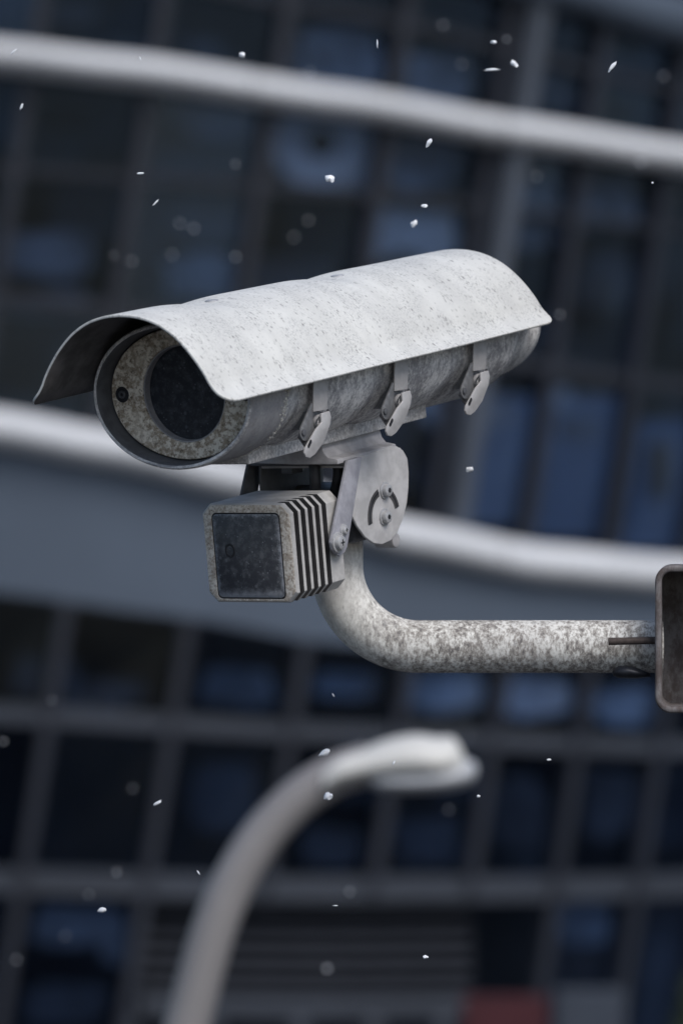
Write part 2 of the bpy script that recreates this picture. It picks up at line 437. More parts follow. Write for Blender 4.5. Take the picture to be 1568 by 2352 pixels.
bull = [(math.sin(R(a)) * -1, .5 - .5 * math.cos(R(a))) for a in ()] 
bull = [(-.92, 1), (-1, .62), (-.93, .34), (-.72, .14), (-.40, .03), (-.05, 0), (.30, .04), (.62, .16), (.86, .36), (1, .65), (.95, 1)]
for f, h, d0, d1, m in ((LB2, 43, -.42, .12, 'ledge'), (LB1, 35, -.40, .12, 'ledge'), (LB0, 60, -.40, .12, 'slate'), (TOP2, 50, -.4, .12, 'ledge')):
    xs = [-2700, -2180, -1640, -1090, -560, -20, 590, 1165, 1700, 2240, 3100]           # cladding lengths with open joints
    for xa, xb in zip(xs, xs[1:]):
        bpart('ledge_length', finish(strip(f, h, d0, d1, xa + 1.5, xb - 1.5, 14, prof=bull), 'ledge_length', 50), M[m])
bpart('spandrel', finish(strip(lambda x: (LB2(x) + SB2(x)) / 2, lambda x: (SB2(x) - LB2(x)) / 2, -.05, .10), 'spandrel', 20), M['slate'])
for f, h in ((R1, 19), (R2, 27), (R3, 30), (T4, 14), (T5, 8), (T6, 9), (TOP1, 16)):
    bpart('transom', finish(strip(f, h, .02, .19), 'transom', 20), M['frame2'] if f in (R1, R2, R3) else M['frame'])
for x0 in cols:               # raking mullions, ground to roof, bent to the curve of the wall
    yb_ = R2(x0) if 700 < x0 < 1300 else GPY          # the shutter bay runs through below
    ys = [yb_ + (RPY - yb_) * i / 30 for i in range(31)]
    rings = []
    for y in ys:
        x = colx(x0, y); c = S(x, y); e = S(x + 1, y) - c; e.z = 0; e.normalize(); nrm = Vector((-e.y, e.x, 0)) * (1 if e.x > 0 else -1)
        hw = .066
        rings.append([c - e * hw - nrm * .03, c + e * hw - nrm * .03, c + e * hw + nrm * .14, c - e * hw + nrm * .14])
    bpart('mullion', finish(loft(rings, uv=False), 'mullion', 20), M['frame'])
rings = []                    # the one broad pale pilaster
for i in range(31):
    y = LB2(1040) + (RPY - LB2(1040)) * i / 30; x = colx(1050, y); c = S(x, y); e = S(x + 1, y) - c; e.z = 0; e.normalize(); nrm = Vector((-e.y, e.x, 0))
    rings.append([c - e * .11 - nrm * .12, c + e * .11 - nrm * .12, c + e * .11 + nrm * .1, c - e * .11 + nrm * .1])
bpart('pilaster', finish(loft(rings, uv=False), 'pilaster', 20), M['pilaster'])
# inside: floors, the dim back wall and the roof
def slab(f, d0, d1, half): return strip(f, half, d0, d1, n=40)
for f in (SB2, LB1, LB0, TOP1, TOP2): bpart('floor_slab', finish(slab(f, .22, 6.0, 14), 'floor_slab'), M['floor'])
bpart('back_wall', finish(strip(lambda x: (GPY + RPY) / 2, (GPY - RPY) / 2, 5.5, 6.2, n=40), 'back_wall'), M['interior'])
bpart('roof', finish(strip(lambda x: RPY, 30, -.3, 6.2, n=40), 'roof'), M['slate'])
# the shutter bay on the ground floor: slats one by one, bottom rail, posts, dark gap at the right
y0 = 2075
for k in range(6):
    f = lambda x, k=k: R2(x) + 52 + k * 37
    bpart('shutter_slat', finish(strip(f, 18.0, .30, .50, 330, 1085, 8, [(-1, 1), (-.7, .15), (.1, 0), (1, .55), (1, 1)]), 'shutter_slat', 40), M['shutter'])
bpart('shutter_rail', finish(strip(lambda x: R2(x) + 275, 24, .22, .5, 330, 1085, 8), 'shutter_rail'), M['frame2'])
for x in (300, 490, 690, 860, 1020):
    rings = [[S(x + s * 20, y, d) for s, d in ((-1, 0.02), (1, 0.02), (1, .22), (-1, .22))] for y in (GPY, R2(x) + 296)]
    bpart('post', finish(loft(rings, uv=False), 'post'), M['frame2'])
# things seen dimly behind the glass, and shapes standing in for reflections
def inside(name, pts, off, th, mat, label, cat, group=None):
    c = S(sum(p[0] for p in pts) / len(pts), max(p[1] for p in pts), off)
    q = [S(p[0], p[1], off) - c for p in pts]
    o = link(name, finish(plate(q, Vector((0, 1, 0)), th, .01), name), M[mat]); o.location = c
    return tag(o, label, cat, group)
def quad(ci, y0, y1, i0=.1, i1=.9):
    def X(y, t): return colx(cols[ci] + (cols[ci + 1] - cols[ci]) * t, y)
    return [(X(y1, i0), y1), (X(y1, i1), y1), (X(y0, i1), y0), (X(y0, i0), y0)]
def reflection_patch(x0, x1, y0, y1, tone, off=.3):      # soft pale shapes close behind the glass, painted as reflections in the panes
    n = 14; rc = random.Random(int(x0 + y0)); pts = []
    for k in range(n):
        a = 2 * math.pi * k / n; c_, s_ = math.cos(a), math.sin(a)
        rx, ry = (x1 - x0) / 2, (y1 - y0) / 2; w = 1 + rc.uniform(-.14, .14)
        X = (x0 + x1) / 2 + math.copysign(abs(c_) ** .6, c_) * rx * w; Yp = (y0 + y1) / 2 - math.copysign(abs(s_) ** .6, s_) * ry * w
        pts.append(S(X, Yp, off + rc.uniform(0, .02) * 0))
    bpart('reflection_patch', finish(plate(pts, Vector((0, 1, 0)), .03, 0), 'reflection_patch'), M['tone%d' % tone])
for k_, t_ in enumerate(((.036, .044, .058), (.115, .138, .172), (.27, .30, .345))): M['tone%d' % (k_ + 1)] = plain('reflection_patch_tone', t_, .85, .35, 1.6)
for a_ in ((690, 880, 60, 200, 2), (930, 1090, 110, 230, 2), (640, 860, 380, 440, 2), (880, 1040, 310, 430, 2), (410, 590, 250, 320, 2), (440, 520, 100, 140, 1), (1200, 1330, 120, 240, 1, .26),
           (380, 540, 590, 690, 2), (400, 560, 470, 560, 1), (10, 215, 540, 640, 2), (0, 230, 680, 730, 2), (1185, 1300, 400, 560, 2), (1345, 1480, 400, 520, 2), (1340, 1480, 560, 700, 1), (1200, 1320, 700, 800, 1),
           (1250, 1325, 885, 935, 3, .22), (960, 1180, 900, 980, 3, .21), (1290, 1400, 950, 1010, 2, .22), (1500, 1568, 1000, 1150, 1),
           (460, 640, 1530, 1620, 2), (720, 870, 1545, 1605, 2), (935, 1110, 1545, 1640, 3), (1150, 1320, 1560, 1655, 3), (1380, 1530, 1585, 1680, 3), (240, 340, 1560, 1610, 1),
           (440, 600, 1740, 1900, 1), (690, 830, 1900, 1990, 1), (910, 1060, 1880, 1990, 1), (1130, 1260, 1800, 1960, 1), (1350, 1480, 1780, 1950, 1),
           (80, 300, 2065, 2160, 2), (240, 300, 2090, 2200, 2), (60, 250, 2250, 2340, 1), (1290, 1420, 2080, 2190, 2), (40, 200, 1500, 1600, 1), (640, 760, 120, 220, 1), (60, 240, 20, 70, 1), (1400, 1540, 60, 200, 1)):
    reflection_patch(*a_)
# ring shaped pale panel
cx, cy = 738, 330
ring = bmesh.new(); rr = []
for r_, d_ in ((115, 0), (115, .12), (36, .12), (36, 0)):
    rr.append([S(cx + math.cos(R(a)) * r_, cy + math.sin(R(a)) * r_ * .9, .24 + d_) for a in range(0, 360, 12)])
c = S(cx, cy + 100, .24); rr = [[p - c for p in r_] for r_ in rr]; rr.append([p.copy() for p in rr[0]])
o = link('ring_panel', finish(loft(rr, cap0=False, cap1=False), 'ring_panel', 40), M['paper']); o.location = c
tag(o, 'pale ring shaped panel with dark centre behind the upper glass', 'panel')
inside('paper_panel', [(850, 470), (1050, 480), (1050, 585), (1000, 610), (930, 575), (860, 600)], .25, .03, 'paper', 'pale panel behind the glass just above the camera hood', 'panel')
for ci, ya, yb, i0, i1, lab in ((12, 905, 1205, .2, .95, 'blue panel imitating reflected sky behind the glass right of the camera mount'),
                                (13, 900, 1235, .1, .92, 'wide blue panel imitating reflected sky left of the rightmost mullion above the ledge'),
                                (14, 960, 1265, .15, .9, 'blue panel imitating reflected sky above the rusty bracket at the right edge')):
    inside('reflection_panel', quad(ci, ya, yb, i0, i1), .24 if ci != 14 else .3, .02, 'blind', lab, 'blind', 'blue sky reflections')  # blue panels added to stand for the sky mirrored in the panes
for k, (ci, ya, yb, lab) in enumerate(((13, 1575, 1610, 'pale desk edge behind the glass under the arm pipe'), (12, 1590, 1630, 'pale desk edge behind the glass below the pipe elbow'),
                                      (14, 1600, 1650, 'pale desk edge behind the glass left of the rusty bracket'))):
    inside('desk', quad(ci, ya, yb, .12, .85), .6, .5, 'paper', lab, 'desk', 'desks behind the glass')

# ------------------------------------------------------------------ boards and shrub on the pavement
def board(name, x0, x1, ytop, Y, mat, label, cat):
    a = P(x0, ytop, Y); b = P(x1, ytop, Y); w = b.x - a.x
    root = empty(name, ((a.x + b.x) / 2, Y, .13)); h = a.z - .13
    link('panel', finish(box_bm((-w / 2, -.05, .5), (w / 2, .05, h), .02), 'panel'), M[mat], root)
    for s in (-1, 1):
        link('leg', finish(box_bm((s * w * .38 - .03, -.03, 0), (s * w * .38 + .03, .03, .52), .006), 'leg'), M['frame2'], root)
    return tag(root, label, cat)
board('sign_board', 1062, 1258, 2288, 57.0, 'red', 'red upright board at the bottom edge right of the shutter', 'sign')
board('notice_board', 1272, 1436, 2272, 57.6, 'paleblue', 'pale blue upright board beside the red board', 'board')
shr = empty('evergreen_shrub', P(1600, 2300, 56) * 1.0); shr.location.z = .13
bm = bmesh.new(); rl = random.Random(5)
for k in range(1500):
    h = rl.uniform(.3, 3.2); rr_ = .75 * (1 - (h / 3.45) ** 1.8) * math.sqrt(rl.random()) * rl.uniform(.8, 1.15); a = rl.uniform(0, 6.283)
    c = Vector((math.cos(a) * rr_, math.sin(a) * rr_, h)); d = Vector((rl.gauss(0, 1), rl.gauss(0, 1), rl.gauss(0, 1) + .6)).normalized(); s = d.orthogonal().normalized()
    vs = [bm.verts.new(c + d * .10), bm.verts.new(c + s * .03), bm.verts.new(c - d * .05), bm.verts.new(c - s * .03)]; bm.faces.new(vs)
link('crown', finish(bm, 'crown', None, False), M['deepgreen'], shr)
link('trunk', finish(tube([Vector((0, 0, 0)), Vector((.02, 0, 1.2)), Vector((0, .02, 2.6))], [.06, .045, .015], 10), 'trunk', 60), M['bark'], shr)
tag(shr, 'dark green evergreen shrub at the bottom right corner', 'shrub')

# ------------------------------------------------------------------ street lamp, 12 m away
YL = 12.0; kp = T * YL
lamp = empty('street_lamp', (P(345, 1176, YL).x, YL, 0)); org = lamp.location.copy()
pp = [(345, 9740), (345, 6500), (346, 3900), (350, 3000), (368, 2700), (402, 2480), (445, 2300), (500, 2110), (575, 1960), (665, 1852), (760, 1785), (850, 1755)]
path = smooth_path([P(x, y, YL) - org for x, y in pp], 8); path[0].z = 0
n = len(path); rad = []
for i, p in enumerate(path): rad.append(max(.038, (.068 if p.z < 4 else .068 - .024 * min(1, (p.z - 4) / 3.6))))
link('pole', finish(tube(path, rad, 28), 'pole', 60), M['lamppole'], lamp)
link('base_plate', finish(cyl(Vector((0, 0, 0)), Vector((0, 0, 1)), .16, .25, 24, .03), 'base_plate', 40), M['lamppole'], lamp)
hc = [(740, 1800, 34, 30), (775, 1776, 40, 38), (830, 1762, 44, 42), (890, 1750, 50, 52), (950, 1745, 56, 58), (1005, 1747, 56, 54), (1040, 1742, 46, 48), (1062, 1758, 26, 28), (1070, 1764, 8, 8)]
def shell(cs, zs=1.0):
    rings = []
    cs2 = smooth_path([Vector(c_) .to_4d() if False else Vector((c_[0], c_[1], c_[2])) for c_ in cs], 5)
    hh2 = smooth_path([Vector((c_[3], 0, 0)) for c_ in cs], 5)
    for c_, h_ in zip(cs2, hh2):
        ct = P(c_.x, c_.y, YL) - org
        rings.append([ct + Vector((0, math.cos(R(a)) * c_.z * 1.9 * kp, (math.sin(R(a)) if math.sin(R(a)) > 0 else math.sin(R(a)) * zs) * h_.x * kp)) for a in range(0, 360, 15)])
    return loft(rings)
link('lamp_head', finish(shell(hc, .75), 'lamp_head', 60), M['lamp'], lamp)
bc = [(850, 1790, 30, 18), (885, 1793, 40, 24), (940, 1793, 46, 27), (1010, 1788, 48, 30), (1058, 1778, 42, 32), (1082, 1772, 30, 26), (1094, 1768, 10, 10)]
link('lamp_bowl', finish(shell(bc, 1.0), 'lamp_bowl', 60), M['diffuser'], lamp)
link('joint_ring', finish(tube([P(742, 1797, YL) - org, P(762, 1784, YL) - org], .043, 24), 'joint_ring', 40), M['lamppole'], lamp)
tag(lamp, 'grey street lamp with curved neck and cream white head, out of focus', 'street lamp')

# ------------------------------------------------------------------ mast, bracket and arm pipe
mast = empty('mast', (.405, 5.111, 0))
link('column', finish(box_bm((-.075, -.075, .02), (.075, .075, 8.4), .012), 'column', 30), M['rust'], mast)
link('foot_plate', finish(box_bm((-.17, -.17, 0), (.17, .17, .02), .003), 'foot_plate'), M['rust'], mast)
link('cap', finish(box_bm((-.08, -.08, 8.4), (.08, .08, 8.415), .003), 'cap'), M['rust'], mast)
tag(mast, 'square rusted steel mast just outside the right edge', 'mast')

def W0(px, py, Y, o): return P(px, py, Y) - o
YF = 4.935
chan = empty('mounting_bracket', P(1600, 1638, 5.0)); co = chan.location.copy()
k5 = T * YF
def cring(inset, Y):
    hw = (1722 - 1503) / 2 * k5 - inset; hh = (1638 - 1298) / 2 * k5 - inset
    c = P(1612.5, 1468, YF); return [Vector((c.x + x + (Y - YF) * .066, Y, c.z + z)) - co for x, z in rrect(0, 0, hw, hh, max(.004, .0145 - inset), 7)]
YBk = 5.035
rings = [cring(.0, YBk), cring(0, YF + .002), cring(.0006, YF + .0006), cring(.0016, YF), cring(.0042, YF), cring(.0054, YF + .0008), cring(.006, YF + .003), cring(.0062, YBk - .006)]
link('rim', finish(loft(rings), 'rim', 40), M['rust'], chan)
link('weld_plate', finish(box_bm((P(1640, 0, YBk).x - co.x, YBk - .0355 - co.y * 0, -0.0), (P(1650, 0, YBk).x - co.x, YBk - .03, .01), 0), 'weld_plate'), M['rust'], chan) if False else None
for zz in (1380, 1560):
    p = P(1618, zz, YBk - .0065) - co
    link('bolt', finish(cyl(p + Vector((0, .002, 0)), Vector((0, -1, 0)), .009, .008, 6, .001), 'bolt', 30), M['thread'], chan)
tag(chan, 'rusty open steel box bracket with rounded corners at the right edge', 'bracket')

arm = empty('support_arm', P(773, 1485, 5.0)); ao = arm.location.copy()
k5 = T * 5
path = [P(773, 1140, 5) - ao, P(773, 1200, 5) - ao, P(773, 1250, 5) - ao]
for i in range(33):
    a = R(180 + 90 * i / 32); path.append(P(960 + math.cos(a) * 187, 1298 - math.sin(a) * 187, 5) - ao)
for x in range(1000, 1531, 40): path.append(P(x, 1485, 5) - ao)
link('pipe', finish(tube(path, 60.5 * k5, 48), 'pipe', 60), M['pipe'], arm)
rod = []; rr_ = []
pa, pb = P(1396, 1473.5, 4.957) - ao, P(1514, 1470.5, 4.957) - ao; NR = 110
for i in range(NR + 1): rod.append(pa.lerp(pb, i / NR)); rr_.append((9.0 if i % 2 else 8.1) * k5)
rr_[0] = 7.4 * k5
link('threaded_rod', finish(tube(rod, rr_, 16), 'threaded_rod', 50), M['thread'], arm)
rod2 = [P(1500, 1470.7, 4.957) - ao, P(1600, 1468, 4.957) - ao]
bs = []
for x, y, rx, rz in ((1405, 1545, 2, 1.5), (1409, 1544, 10, 9), (1420, 1543, 16, 14), (1440, 1543, 18, 15), (1462, 1546, 17, 12), (1482, 1549, 14, 7), (1492, 1550, 6, 4)):
    c = P(x, y, 4.974) - ao; bs.append([c + Vector((0, math.cos(R(a)) * rx * k5 * 1.3, math.sin(R(a)) * rz * k5)) for a in range(0, 360, 20)])
link('clamp_lug', finish(loft(bs), 'clamp_lug', 60), M['lug'], arm)
tag(arm, 'bent white steel pipe arm speckled with grey lichen', 'pipe arm')

# ------------------------------------------------------------------ the surveillance camera
th, pt = 0.576, 0.1536
cs_, sn = math.cos(th), math.sin(th); cp, sp = math.cos(pt), math.sin(pt)
EX, EY, EZ = Vector((cs_, -sn, 0)), Vector((sn * cp, cs_ * cp, sp)), Vector((-sn * sp, -cs_ * sp, cp))
O = P(393.4, 911.2, 4.78)
MW = Matrix(((EX.x, EY.x, EZ.x, O.x), (EX.y, EY.y, EZ.y, O.y), (EX.z, EY.z, EZ.z, O.z), (0, 0, 0, 1)))
def on(axis, val, px, py):    # where a photo direction meets a plane of the camera's own frame
    d = P(px, py, 1.0) - Vector((0, 0, ZC)); e = (EX, EY, EZ)[axis]; o = Vector((0, 0, ZC)) - O
    t = (val - o.dot(e)) / d.dot(e); w = o + d * t
    return Vector((w.dot(EX), w.dot(EY), w.dot(EZ)))
cctv = empty('security_camera'); cctv.matrix_world = MW
tag(cctv, 'weathered grey security camera housing under a pale speckled sun hood', 'security camera')
A, B = .0824, .0638
def sect(y, a, b, n=72, e=2.15):
    out = []
    for k in range(n):
        t = 2 * math.pi * k / n - math.pi / 2; c, s = math.cos(t), math.sin(t)
        out.append(Vector((math.copysign(abs(c) ** (2 / e), c) * a, y, math.copysign(abs(s) ** (2 / e), s) * b)))
    return out
E0 = 2.0
YC = .058
rings = [sect(y, A * k_ + d, B * k_ + d, 72, E0) for y, k_, d in ((YC, 1, 0), (.006, 1, 0), (.0015, 1, -.0004), (0, 1, -.0018), (.0003, 1, -.0040), (.002, 1, -.0052), (.0187, 1, -.0056), (.030, 1, -.0056))]
fcol = link('front_collar', finish(loft(rings, cap0=False, cap1=False), 'front_collar', 45), M['collar'], cctv)
fcol.data.materials.append(M['inner']); fcol.data.materials.append(M['barrel'])         # the bore is painted dark for the shade inside the collar
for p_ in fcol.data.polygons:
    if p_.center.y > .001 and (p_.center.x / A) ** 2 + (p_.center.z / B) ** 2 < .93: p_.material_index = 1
    elif p_.center.y < .0012: p_.material_index = 2
# barrel with shallow band grooves and a stepped rear
ys = []
SY = [on(0, .0865, 735, 880).y, on(0, .0865, 921, 840).y, on(0, .0865, 1101, 800).y]
rings = []
YR = .432
y = YC + .0005
while y < YR:
    d = -.0008
    for s_ in SY:
        u = (y - (s_ - .022)) / .010
        d -= .0030 * math.exp(-u * u)
    rings.append(sect(y, A + d, B + d, 72, E0)); y += .004
for yy, d in ((YR, -.001), (YR + .008, -.002), (YR + .016, -.005), (YR + .020, -.0085), (YR + .0203, -.0115), (YR + .062, -.0120), (YR + .072, -.014), (YR + .078, -.020)):
    rings.append(sect(yy, A + d, B + d, 72, E0))
link('barrel', finish(loft(rings, cap0=False), 'barrel', 35), M['barrel'], cctv)
# crust of old sealant along the collar seam: a broken bead of small lumps
bm = bmesh.new(); rs = random.Random(11)
for k in range(800):
    t = rs.uniform(-2.2, .35)
    if noise.noise(Vector((t * 3.1, 4, 0))) < -.25 + rs.uniform(0, .3): continue
    yy = YC - .002 + rs.gauss(0, .0016) + .004 * noise.noise(Vector((t * 2, 0, 0)))
    p = Vector((math.cos(t) * A, yy, math.sin(t) * B)); r_ = rs.uniform(.0003, .0010) * rs.uniform(.4, 1)
    m = Matrix.Translation(p) @ Matrix.Rotation(rs.uniform(0, 3), 4, 'Y') @ Matrix.Diagonal((r_ * rs.uniform(.8, 2), r_, r_ * rs.uniform(.8, 2), 1))
    bmesh.ops.create_icosphere(bm, subdivisions=1, radius=1, matrix=m)
o = link('sealant_crust', finish(bm, 'sealant_crust', 60), M['crust'], cctv); o['kind'] = 'stuff'
# face plate with round port
FR, GR = .0187, .0425
def ring2(y, a, b, n=72): return [Vector((math.cos(2 * math.pi * k / n) * a, y, math.sin(2 * math.pi * k / n) * b)) for k in range(n)]
rings = [ring2(FR + .005, A - .0068, B - .0068), ring2(FR + .0008, A - .0068, B - .0068), ring2(FR, A - .0076, B - .0076), ring2(FR, GR + .0006, GR + .0006), ring2(FR + .0006, GR, GR), ring2(FR + .014, GR - .0004, GR - .0004)]
fp = link('face_plate', finish(loft(rings, cap0=False, cap1=False), 'face_plate', 40), M['lichen'], cctv); fp['label'] = 'lichen covered oval front plate'
rings = [ring2(FR + .0035, GR, GR), ring2(FR + .0035, GR - .0035, GR - .0035), ring2(FR + .0125, GR - .0042, GR - .0042)]
rings = [ring2(FR + .0012, GR - .0003, GR - .0003), ring2(FR + .0012, GR - .0012, GR - .0012), ring2(FR + .009, GR - .0016, GR - .0016), ring2(FR + .009, GR - .006, GR - .006)]
link('port_liner', finish(loft(rings, cap0=False, cap1=False), 'port_liner', 40), M['collar'], cctv)
link('gasket', finish(loft([ring2(FR + .006, A - .0055, B - .0055), ring2(FR + .006, A - .012, B - .012)], cap0=False, cap1=False), 'gasket'), M['black'], cctv)
gl = link('lens_window', finish(loft([ring2(FR + .0086, GR - .0018, GR - .0018), ring2(FR + .0086, GR * .5, GR * .5)], cap0=False), 'lens_window', 40), M['lens'], cctv)
gl['label'] = 'dark dusty round lens window'
for sx in (-1, 1):
    p = Vector((sx * .0640, FR, 0))
    w_ = link('screw', finish(loft([[Vector((p.x + math.cos(R(a)) * r_, FR + d_, math.sin(R(a)) * r_)) for a in range(0, 360, 15)] for r_, d_ in ((.0070, -.0001), (.0068, -.0005), (.0045, -.0005), (.0042, -.0002))], cap0=False), 'screw', 30), M['black'], fp)
    hd = loft([[Vector((p.x + math.cos(R(a)) * r_, FR + d_, math.sin(R(a)) * r_)) for a in range(0, 360, 15)] for r_, d_ in ((.0036, .003), (.0036, -.0006), (.0030, -.0014), (.0018, -.0014), (.0016, .0005))], cap0=False)
    link('screw_head', finish(hd, 'screw_head', 30), M['darksteel'], fp)

# sun hood: pressed sheet with flared edges and rounded corners
HF, HL, TP = -.0670, .542, .0790
half = [(0, TP), (.016, TP - .0013), (.034, TP - .0062), (.051, TP - .0155), (.0655, TP - .0285), (.0765, TP - .0420), (.0835, TP - .0525), (.0875, .0192), (.0935, .0118), (.1042, .0036)]
hp = smooth_path([Vector((x, 0, z)) for x, z in half], 7)
prof = [Vector((-p.x, 0, p.z)) for p in reversed(hp[1:])] + hp
arc = [0]
for a, b in zip(prof, prof[1:]): arc.append(arc[-1] + (b - a).length)
tot = arc[-1]; RC = .015
BY = [HF + .118, HF + .318]
BY = [on(2, TP, 540, 677).y, on(2, TP, 879, 613).y]
NY = 110
bm = bmesh.new(); UV = bm.loops.layers.uv.verify(); grid = []
for i in range(NY + 1):
    row = []
    for p, s_ in zip(prof, arc):
        e = min(s_, tot - s_); cut = 0 if e >= RC else RC - math.sqrt(max(0, RC * RC - (RC - e) ** 2))
        y0_, y1_ = HF + cut, HF + HL - cut
        y = y0_ + (y1_ - y0_) * i / NY
        z = p.z
        for by in BY: z -= .0042 * math.exp(-((y - by + .016) / .024) ** 2) * math.exp(-(p.x / .034) ** 2)
        z += .0005 * noise.noise(Vector((p.x * 14, y * 9, 1.3)))
        x = p.x + .0009 * noise.noise(Vector((y * 7, p.z * 20, 5.1)))
        z = .004 + (z - .004) * (1 - .088 * (y - HF) / HL)
        row.append((bm.verts.new((x, y, z)), (y, s_)))
    grid.append(row)
for i in range(NY):
    for k in range(len(prof) - 1):
        q = (grid[i][k], grid[i][k + 1], grid[i + 1][k + 1], grid[i + 1][k])
        f = bm.faces.new([v for v, _ in q])
        for lp, (_, c) in zip(f.loops, q): lp[UV].uv = c
bmesh.ops.recalc_face_normals(bm, faces=bm.faces)
if sum(f.normal.z for f in bm.faces) < 0: bmesh.ops.reverse_faces(bm, faces=bm.faces)
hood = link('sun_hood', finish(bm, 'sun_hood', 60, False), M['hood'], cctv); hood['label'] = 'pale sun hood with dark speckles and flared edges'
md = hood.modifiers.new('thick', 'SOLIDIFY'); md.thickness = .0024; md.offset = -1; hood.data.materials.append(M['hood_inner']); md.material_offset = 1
bv_ = hood.modifiers.new('edge', 'BEVEL'); bv_.width = .0007; bv_.segments = 2; bv_.limit_method = 'ANGLE'; bv_.angle_limit = R(50)
for by in BY:
    p = Vector((.005, by, (TP - .0036) * (1 - .080 * (by - HF) / HL) - .0018))
    link('hood_bolt', finish(cyl(p, Vector((0, 0, 1)), .0062, .0030, 24, .001), 'hood_bolt', 30), M['screw'], hood)
    link('hood_post', finish(cyl(Vector((0, by, B - .002)), Vector((0, 0, 1)), .005, .009, 12), 'hood_post', 30), M['darksteel'], cctv)

# three hold-down straps with toggle latches
XP = .0865
def OP(px, py, x): return on(0, x, px, py)
def dl(v, dy): return Vector((v.x, v.y + dy, v.z))
NX = Vector((1, 0, 0))
def capsule(p0, p1, w0, w1, n=10):      # teardrop outline in the x = const plane
    d = (p1 - p0).normalized(); s = NX.cross(d); out = []
    for k in range(n + 1):
        a = math.pi * k / n; out.append(p1 + s * math.cos(a) * w1 + d * math.sin(a) * w1)
    for k in range(n + 1):
        a = math.pi * k / n; out.append(p0 - s * math.cos(a) * w0 - d * math.sin(a) * w0)
    return out
strap_pts = [OP(720, 858, XP), OP(754, 851, XP), OP(748, 941, XP), OP(716.5, 946, XP)]
strap_pts[0].z = strap_pts[1].z = .0165
st_me = finish(plate(strap_pts, NX, .0016, .0005), 'strap', 30)
lev = []
tl, tr, br, bl = OP(733, 950, XP + .003), OP(753, 944, XP + .003), OP(716, 1045, XP + .004), OP(694, 1048, XP + .004)
mid_r = OP(757, 958, XP + .003)
lev_pts = [tl, tr, mid_r, OP(752, 982, XP + .003), OP(738, 1018, XP + .003), OP(719, 1044, XP + .003), OP(708, 1052, XP + .003), OP(699, 1050, XP + .003), OP(695, 1041, XP + .003), OP(697, 1030, XP + .003), OP(722, 986, XP + .003), OP(735, 970, XP + .003)]
lev_me = finish(plate(lev_pts, NX, .0020, .0006), 'lever', 30)
loopr = [OP(752, 942, XP + .0005), OP(757, 950, XP + .0005), OP(759, 962, XP + .0005), OP(757, 975, XP + .0005), OP(753, 982, XP + .001)]
loop_me = finish(tube(smooth_path(loopr, 4), .0013, 8), 'wire_loop', 60)
tear_me = finish(plate(capsule(OP(714, 932, XP - .002), OP(696, 994, XP - .002), .0028, .0072), NX, .0022, .0006), 'side_plate', 30)
riv_me = finish(cyl(OP(695.5, 994, XP), NX, .0030, .0022, 16, .0006), 'rivet', 30)
roll_me = finish(cyl(OP(729, 968, XP - .003), NX, .0062, .0042, 20, .001), 'roller', 30)
base_pts = [OP(682, 1004, .081), OP(690, 985, .081), OP(716, 940, .081), OP(748, 952, .081), OP(742, 985, .081), OP(714, 1034, .081), OP(700, 1030, .081)]
base_me = finish(plate(base_pts, NX, .0022, .0006), 'latch_base', 30)
c1 = OP(712, 962, .081)
foot_me = finish(box_bm((.050, c1.y + .002, c1.z - .010), (.0815, c1.y + .012, c1.z + .006), .001), 'latch_foot')
hole_me = finish(plate(capsule(OP(713.5, 1014, XP + .0051), OP(708.5, 1025, XP + .0051), .0016, .0016, 6), NX, .0002, 0), 'lever_hole')
slit_me = finish(plate([OP(733, 955, XP + .0051), OP(727, 972, XP + .0051), OP(723, 976, XP + .0051), OP(726, 965, XP + .0051)], NX, .0002, 0), 'lever_slit')
for i, s_ in enumerate(SY):
    dy = s_ - SY[0]
    so = link('strap', st_me, M['strap'], cctv); so.location.y = dy
    for nm, me, mt in (('latch_base', base_me, 'latch'), ('latch_foot', foot_me, 'latch'), ('side_plate', tear_me, 'latch'), ('rivet', riv_me, 'darksteel'), ('roller', roll_me, 'strap'), ('wire_loop', loop_me, 'darksteel'), ('lever', lev_me, 'strap'), ('lever_hole', hole_me, 'black'), ('lever_slit', slit_me, 'black')):
        link(nm, me, M[mt], so)

# rail under the barrel, saddle, tilt head
link('base_rail', finish(box_bm((-.040, .055, -.0668), (.037, .345, -.0540), .001), 'base_rail'), M['barrel'], cctv)
ya = on(0, .034, 746, 1030).y; yb = on(0, .040, 895, 1010).y
sp_ = [(-.046, -.0835), (-.046, -.0808), (-.037, -.0795), (-.032, -.0745), (-.030, -.0670), (.030, -.0670), (.032, -.0745), (.036, -.0790), (.044, -.0805), (.046, -.0810), (.046, -.0850), (.0, -.0850)]
link('saddle', finish(plate([Vector((x, ya, z)) for x, z in sp_], Vector((0, 1, 0)), yb - ya, .0006), 'saddle', 30), M['bracket'], cctv)
XC = .047
ck = [(797, 1060), (850, 1042), (897, 1025), (912, 1025), (926, 1034), (936, 1052), (939, 1085), (938.5, 1120), (935, 1155), (926, 1192), (914, 1222), (898, 1242), (878, 1251), (858, 1248), (838, 1233), (820, 1208), (808, 1182), (801, 1140), (797, 1100)]
ckp = [on(0, XC, *p) for p in ck]
top_z = max(p.z for p in ckp)
pc = on(0, XC, 881, 1187); pu = on(0, XC, 882, 1126)
slr = (pu - pc).length
def cheek_mesh():
    bm = plate([p - NX * .003 for p in ckp], NX, .003, .0012, 3)
    return finish(bm, 'cheek', 30)
cheek = link('cheek', cheek_mesh(), M['cheek'], cctv)
ch2 = link('cheek', cheek_mesh(), M['inner'], cctv); ch2.location.x = -2 * XC + .003  # far cheek in a dark copy of the cheek colour, as shade
